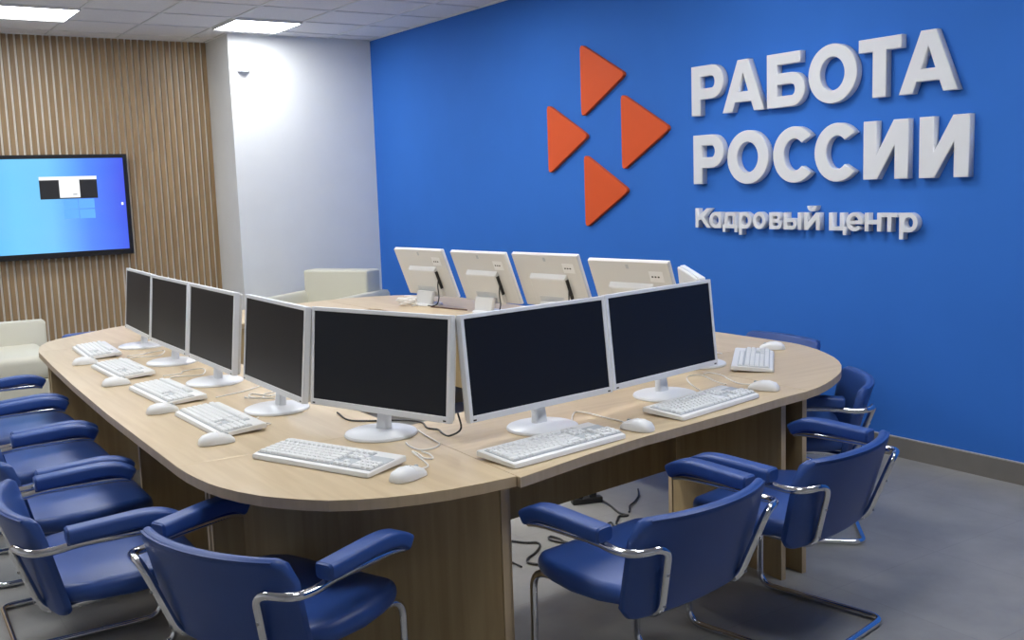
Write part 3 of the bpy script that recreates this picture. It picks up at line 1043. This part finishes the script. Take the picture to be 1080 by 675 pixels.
def back_monitor():
    t = empty("monitor", "m", "monitor", (0, 0, 0))
    A = R(21)
    w, h, zb = 0.276, 0.350, 0.066
    bm = bmesh.new()
    add_box(bm, -w, w, 0.0, 0.014, 0, h, 0, 0.004)
    link("bezel", tilt_bm(bm, A, zb), M["wplast"], t)
    link("screen", tilt_bm(box(-w + 0.012, w - 0.012, -0.0012, 0.006, 0.02, h - 0.012), A, zb), M["glass"], t)
    bm = bmesh.new()
    add_box(bm, -w + 0.003, w - 0.003, 0.012, 0.026, 0.003, h - 0.003, 0, 0.005)
    link("back_shell", tilt_bm(bm, A, zb), M["backpl"], t)
    # the raised housing, wider at its foot
    bm = loft([[(-0.150, 0.024, 0.012), (0.150, 0.024, 0.012), (0.150, 0.024, 0.225), (-0.150, 0.024, 0.225)],
               [(-0.146, 0.050, 0.012), (0.146, 0.050, 0.012), (0.146, 0.050, 0.205), (-0.146, 0.050, 0.205)],
               [(-0.138, 0.053, 0.018), (0.138, 0.053, 0.018), (0.138, 0.053, 0.197), (-0.138, 0.053, 0.197)]])
    link("back_housing", tilt_bm(bm, A, zb), M["backpl"], t)
    bm = bmesh.new()
    for k in range(7):
        add_box(bm, -0.10, 0.10, 0.051, 0.0545, 0.04 + k * 0.007, 0.043 + k * 0.007)
    link("vent_slots", tilt_bm(bm, A, zb), M["kwell"], t)
    link("maker_mark", tilt_bm(box(-0.010, 0.010, 0.024, 0.0275, h - 0.045, h - 0.020, 0.001), A, zb), M["kwell"], t)
    # socket field (seen at upper right from behind = local -X)
    bm = bmesh.new()
    for a, b_ in ((-0.195, 0.265), (-0.175, 0.265), (-0.155, 0.265)):
        add_box(bm, a - 0.006, a + 0.006, 0.024, 0.0275, b_ - 0.004, b_ + 0.004)
    link("socket", tilt_bm(bm, A, zb), M["black"], t)
    bm = box(-0.225, -0.135, 0.024, 0.0268, 0.235, 0.295, 0.001)
    link("label_plate", tilt_bm(bm, A, zb), M["wplast"], t)
    link("port_strip", tilt_bm(box(-0.1535, -0.1465, 0.027, 0.047, 0.07, 0.195), A, zb), M["black"], t)
    bm = bmesh.new()
    add_tube(bm, smooth_path([(-0.150, 0.085, 0.20), (-0.165, 0.105, 0.14), (-0.155, 0.095, 0.10), (-0.185, 0.115, 0.06), (-0.175, 0.125, 0.02), (-0.14, 0.14, 0.006), (-0.08, 0.13, 0.005)], 6), 0.004, 6)
    link("cable", bm, M["blackcab"], t, True)
    bm = lathe([(0.098, 0.0), (0.10, 0.004), (0.095, 0.010), (0.03, 0.016)], 32, (0, 0.07))
    link("stand_base", bm, M["wplast"], t, True)
    secs = []
    for z, y0, hw_ in ((0.012, 0.098, 0.085), (0.05, 0.092, 0.09), (0.095, 0.080, 0.09)):
        secs.append([(a, y0 + b_, z) for a, b_ in rrect(2 * hw_, 0.030, 0.010, 3)])
    link("stand_foot", loft(secs), M["backpl"], t, True)
    return t

BO = [(-6.195, 3.500, 187, "white monitor seen from behind by the blue wall, leftmost of four backs"),
      (-5.525, 3.556, 186.5, "white monitor seen from behind by the blue wall, second back from the left"),
      (-4.975, 3.670, 189, "white monitor seen from behind by the blue wall, third back from the left"),
      (-4.165, 3.622, 189, "white monitor seen from behind by the blue wall, rightmost of four backs")]
b0 = back_monitor()
for i, (x, y, r, lb) in enumerate(BO):
    m = b0 if i == 0 else copy_tree(b0)
    m.location = (x, y, ZT)
    m.rotation_euler.z = R(r)
    tag(m, lb, "monitor", "white monitors seen from behind along the blue wall")

# ------------------------------------------------------------------ cables on the desks
def cable(label, pts, r, mat, name="cable", sub=7, n=6):
    P = smooth_path(pts, sub)
    bm = bmesh.new()
    add_tube(bm, P, r, n)
    o = link(name, bm, mat, None, True)
    return tag(o, label, "cable")

zc = ZT + 0.0035
cable("black cable wandering over the desk from front corner monitor to the next one",
      [(-3.408, 1.496, zc), (-3.268, 1.475, zc), (-3.20, 1.53, zc), (-3.13, 1.62, zc), (-3.06, 1.65, zc), (-2.975, 1.625, zc), (-2.93, 1.64, zc), (-2.875, 1.625, zc), (-2.83, 1.625, zc), (-2.815, 1.66, zc + 0.02), (-2.83, 1.66, zc + 0.07)], 0.0032, M["blackcab"])
cable("white cable looping over the desk behind the front corner mouse",
      [(-2.965, 1.585, zc), (-2.897, 1.571, zc), (-2.805, 1.558, zc), (-2.755, 1.545, zc), (-2.725, 1.505, zc), (-2.737, 1.464, zc), (-2.800, 1.463, zc), (-2.845, 1.475, zc)], 0.0026, M["whitecab"])
cable("white curled cable lying between front corner keyboard and its mouse",
      [(-2.518, 1.350, zc + 0.008), (-2.56, 1.395, zc), (-2.63, 1.415, zc), (-2.72, 1.43, zc + 0.004), (-2.69, 1.438, zc), (-2.645, 1.428, zc), (-2.62, 1.445, zc), (-2.67, 1.462, zc), (-2.70, 1.452, zc + 0.004)], 0.0028, M["whitecab"])
cable("white bundled cable beside the round stand of the nearest left desk monitor",
      [(-3.93, 1.34, zc), (-3.85, 1.315, zc + 0.012), (-3.80, 1.36, zc + 0.012), (-3.88, 1.40, zc + 0.01), (-3.84, 1.44, zc + 0.02), (-3.78, 1.39, zc + 0.02), (-3.87, 1.345, zc + 0.02), (-3.80, 1.32, zc + 0.02), (-3.775, 1.42, zc + 0.005)], 0.0032, M["whitecab"])
cable("white cable end lying before the stand of the nearest left desk monitor",
      [(-3.33, 1.10, zc + 0.004), (-3.39, 1.16, zc), (-3.40, 1.24, zc), (-3.45, 1.215, zc), (-3.50, 1.222, zc), (-3.53, 1.245, zc)], 0.0026, M["whitecab"])
cable("white cable from the third left keyboard back towards its monitor",
      [(-4.00, 1.245, zc), (-4.02, 1.30, zc), (-4.05, 1.38, zc), (-4.12, 1.48, zc)], 0.0026, M["whitecab"])
cable("white tangled cable on the left desk between second monitor and third",
      [(-4.66, 1.22, zc), (-4.60, 1.28, zc + 0.01), (-4.72, 1.33, zc), (-4.66, 1.40, zc + 0.01), (-4.56, 1.36, zc), (-4.60, 1.25, zc), (-4.52, 1.20, zc)], 0.0028, M["whitecab"])
cable("white tangled cable on the left desk beside the farthest monitor stand",
      [(-5.38, 1.24, zc), (-5.32, 1.30, zc + 0.01), (-5.42, 1.36, zc), (-5.36, 1.42, zc + 0.01), (-5.27, 1.36, zc), (-5.32, 1.26, zc), (-5.24, 1.20, zc)], 0.0028, M["whitecab"])
cable("white cable running behind the middle keyboard to the right desk mouse",
      [(-2.575, 2.150, zc + 0.004), (-2.64, 2.165, zc), (-2.70, 2.158, zc), (-2.77, 2.15, zc + 0.003), (-2.83, 2.14, zc), (-2.80, 2.10, zc), (-2.74, 2.05, zc), (-2.71, 2.02, zc)], 0.0026, M["whitecab"])
cable("white cable arching up behind the rightmost front keyboard",
      [(-2.77, 2.69, zc), (-2.84, 2.695, zc + 0.02), (-2.90, 2.73, zc + 0.035), (-2.90, 2.80, zc + 0.035), (-2.86, 2.84, zc + 0.01), (-2.82, 2.86, zc)], 0.0026, M["whitecab"])
cable("white cable crossing the desk seam by the right rounded end",
      [(-2.735, 2.920, zc + 0.004), (-2.80, 2.91, zc), (-2.886, 2.942, zc), (-2.97, 2.985, zc), (-3.04, 2.99, zc), (-3.039, 2.953, zc)], 0.0026, M["whitecab"])
cable("white cable behind the end on keyboard near the far rim",
      [(-3.34, 3.36, zc), (-3.40, 3.37, zc), (-3.45, 3.42, zc), (-3.52, 3.38, zc), (-3.50, 3.28, zc)], 0.0026, M["whitecab"])
cable("brown cable on the far desk between the two left monitor backs",
      [(-6.02, 3.36, zc), (-5.93, 3.385, zc), (-5.82, 3.40, zc), (-5.73, 3.425, zc), (-5.68, 3.43, zc)], 0.005, M["browncab"])
# coiled white bundle by the leftmost back
pts = []
for k in range(46):
    a = k * 0.62
    rr = 0.050 + 0.016 * math.sin(k * 1.7)
    pts.append((-6.22 + rr * 1.25 * math.cos(a), 3.285 + rr * math.sin(a), ZT + 0.006 + 0.0012 * k + 0.006 * abs(math.sin(k * 0.9))))
o = cable("coiled bundle of white cable on the far desk before the leftmost monitor back", pts, 0.005, M["whitecab"], "cable_coil", 4)

# cables on the floor under the right desk
cable("black cable snaking over the floor under the right desk, beside the corner panel",
      [(-3.60, 2.32, 0.006), (-3.521, 2.37, 0.006), (-3.49, 2.408, 0.006), (-3.446, 2.394, 0.006), (-3.391, 2.329, 0.006), (-3.36, 2.272, 0.006), (-3.317, 2.247, 0.006), (-3.268, 2.277, 0.006), (-3.20, 2.36, 0.006)], 0.005, M["blackcab"])
cable("black looped cable on the floor right of the snaking one under the desk",
      [(-3.36, 2.53, 0.006), (-3.42, 2.505, 0.006), (-3.464, 2.512, 0.006), (-3.515, 2.50, 0.006), (-3.490, 2.475, 0.006), (-3.428, 2.49, 0.006), (-3.34, 2.56, 0.006)], 0.005, M["blackcab"])
cable("black cable leaving the power strip across the floor",
      [(-3.745, 2.975, 0.012), (-3.681, 2.967, 0.006), (-3.575, 2.932, 0.006), (-3.52, 2.938, 0.006), (-3.536, 2.90, 0.006), (-3.50, 2.86, 0.006), (-3.468, 2.828, 0.006), (-3.42, 2.813, 0.006), (-3.37, 2.86, 0.006)], 0.005, M["blackcab"])
cable("black cable running off from the power strip tangle towards the blue wall",
      [(-3.54, 2.962, 0.012), (-3.58, 3.00, 0.006), (-3.623, 3.036, 0.006), (-3.66, 3.10, 0.006), (-3.722, 3.175, 0.006), (-3.80, 3.24, 0.006)], 0.004, M["blackcab"])
cable("short black curled cable on the floor just behind the front right chair",
      [(-3.40, 2.76, 0.006), (-3.46, 2.801, 0.006), (-3.495, 2.815, 0.006), (-3.47, 2.76, 0.006), (-3.43, 2.727, 0.006), (-3.36, 2.72, 0.006)], 0.004, M["blackcab"])
cable("thin black cable lying straight on the floor from the snaking cable to the far side",
      [(-3.30, 2.20, 0.006), (-3.40, 2.20, 0.006), (-3.55, 2.22, 0.006), (-3.75, 2.30, 0.006), (-3.95, 2.34, 0.006)], 0.004, M["blackcab"])
t = empty("power_strip", "black power strip lying on the floor under the right desk", "power strip", (-3.80, 2.92, 0.0), R(70))
link("body", box(-0.075, 0.075, -0.022, 0.022, 0.0, 0.03, 0.006), M["black"], t)
for k in range(2):
    link("plug", box(-0.055 + k * 0.065, -0.02 + k * 0.065, -0.015, 0.015, 0.028, 0.045 + 0.006 * k, 0.004), M["black"], t)

# ------------------------------------------------------------------ cream armchairs
def armchair():
    """faces +Y"""
    t = empty("armchair", "a", "armchair", (0, 0, 0))
    link("base", box(-0.28, 0.28, -0.26, 0.34, 0.07, 0.26, 0.012), M["cream"], t)
    for s in (-1, 1):
        x0, x1 = sorted((s * 0.28, s * 0.40))
        bm = loft([[(x0, yy, 0.07), (x1, yy, 0.07), (x1, yy, zt - 0.03), (x1 - 0.02, yy, zt - 0.004), ((x0 + x1) / 2, yy, zt), (x0 + 0.02, yy, zt - 0.004), (x0, yy, zt - 0.03)]
                   for yy, zt in ((-0.40, 0.610), (0.0, 0.605), (0.36, 0.600), (0.385, 0.585))])
        link("arm", bm, M["cream"], t, True)
    bm = bmesh.new()
    add_box(bm, -0.315, 0.315, -0.40, -0.20, 0.07, 0.80, 0, 0.02, 3)
    link("backrest", bm, M["cream"], t, True)
    bm = bmesh.new()
    add_box(bm, -0.275, 0.275, -0.20, 0.37, 0.262, 0.43, 0, 0.035, 4)
    for v in bm.verts:
        if v.co.z > 0.4:
            v.co.z += 0.02 * (1 - (v.co.x / 0.28) ** 2)
    link("seat_cushion", bm, M["cream"], t, True)
    for sx in (-1, 1):
        for sy in (-1, 1):
            link("foot", lathe([(0.018, 0.0), (0.024, 0.07)], 12, (sx * 0.33, sy * 0.31)), M["chrome"], t, True)
    return t
a0 = armchair()
a0.location = (-8.547, 3.66, 0)
a0.rotation_euler.z = face(301)
a0.scale = (1.1, 1.1, 1.0)
tag(a0, "cream leatherette armchair in the corner by the white wall", "armchair")
# low cream seat at the left edge, its side arm towards the slatted wall
t = empty("lounge_seat", "low cream leatherette seat at the left edge before the slatted wall", "lounge seat", (-8.25, 0.95, 0))
link("base", box(-0.39, 0.39, -0.33, 0.36, 0.06, 0.26, 0.012), M["cream"], t)
bm = loft([[(-0.53, yy, 0.06), (-0.39, yy, 0.06), (-0.39, yy, zt - 0.025), (-0.405, yy, zt - 0.004), (-0.46, yy, zt), (-0.515, yy, zt - 0.004), (-0.53, yy, zt - 0.025)]
           for yy, zt in ((-0.48, 0.615), (0.0, 0.607), (0.44, 0.60), (0.455, 0.588))])
link("arm", bm, M["cream"], t, True)
link("backrest", box(-0.39, 0.40, -0.52, -0.33, 0.06, 0.74, 0.025, 3), M["cream"], t, True)
bm = box(-0.385, 0.395, -0.33, 0.385, 0.262, 0.425, 0.045, 5)
for v in bm.verts:
    if v.co.z > 0.4:
        v.co.z += 0.02 * (1 - (v.co.x / 0.4) ** 2)
link("seat_cushion", bm, M["cream"], t, True)
for sx in (-0.44, 0.34):
    for sy in (-0.42, 0.30):
        link("foot", lathe([(0.018, 0.0), (0.024, 0.06)], 12, (sx, sy)), M["chrome"], t, True)

# ------------------------------------------------------------------ world and camera
w = bpy.data.worlds.new("room_air")
SC.world = w
w.use_nodes = True
w.node_tree.nodes["Background"].inputs[0].default_value = (0.5, 0.55, 0.6, 1)
w.node_tree.nodes["Background"].inputs[1].default_value = 0.2

yaw, pitch, roll = R(146.37518637), R(7.48616326), R(1.95408455)
cy_, sy_, cp, sp = math.cos(yaw), math.sin(yaw), math.cos(pitch), math.sin(pitch)
f = Vector((cy_ * cp, sy_ * cp, -sp))
r = Vector((sy_, -cy_, 0))
d = f.cross(r)
r2 = r * math.cos(roll) + d * math.sin(roll)
d2 = d * math.cos(roll) - r * math.sin(roll)
cam = bpy.data.cameras.new("camera")
cam.sensor_fit = "HORIZONTAL"
cam.sensor_width = 36.0
cam.lens = 1092.17 / 1080 * 36.0
co = bpy.data.objects.new("camera", cam)
COL.objects.link(co)
mw = Matrix(((r2.x, -d2.x, -f.x, 0), (r2.y, -d2.y, -f.y, 0), (r2.z, -d2.z, -f.z, 1.52), (0, 0, 0, 1)))
co.matrix_world = mw
SC.camera = co

SC.view_settings.view_transform = "Standard"
SC.view_settings.look = "None"
SC.view_settings.gamma = 1.0
SC.view_settings.use_curve_mapping = False
SC.view_settings.exposure = 0.25
SC.cycles.use_denoising = True
SC.cycles.max_bounces = 8
SC.cycles.diffuse_bounces = 5
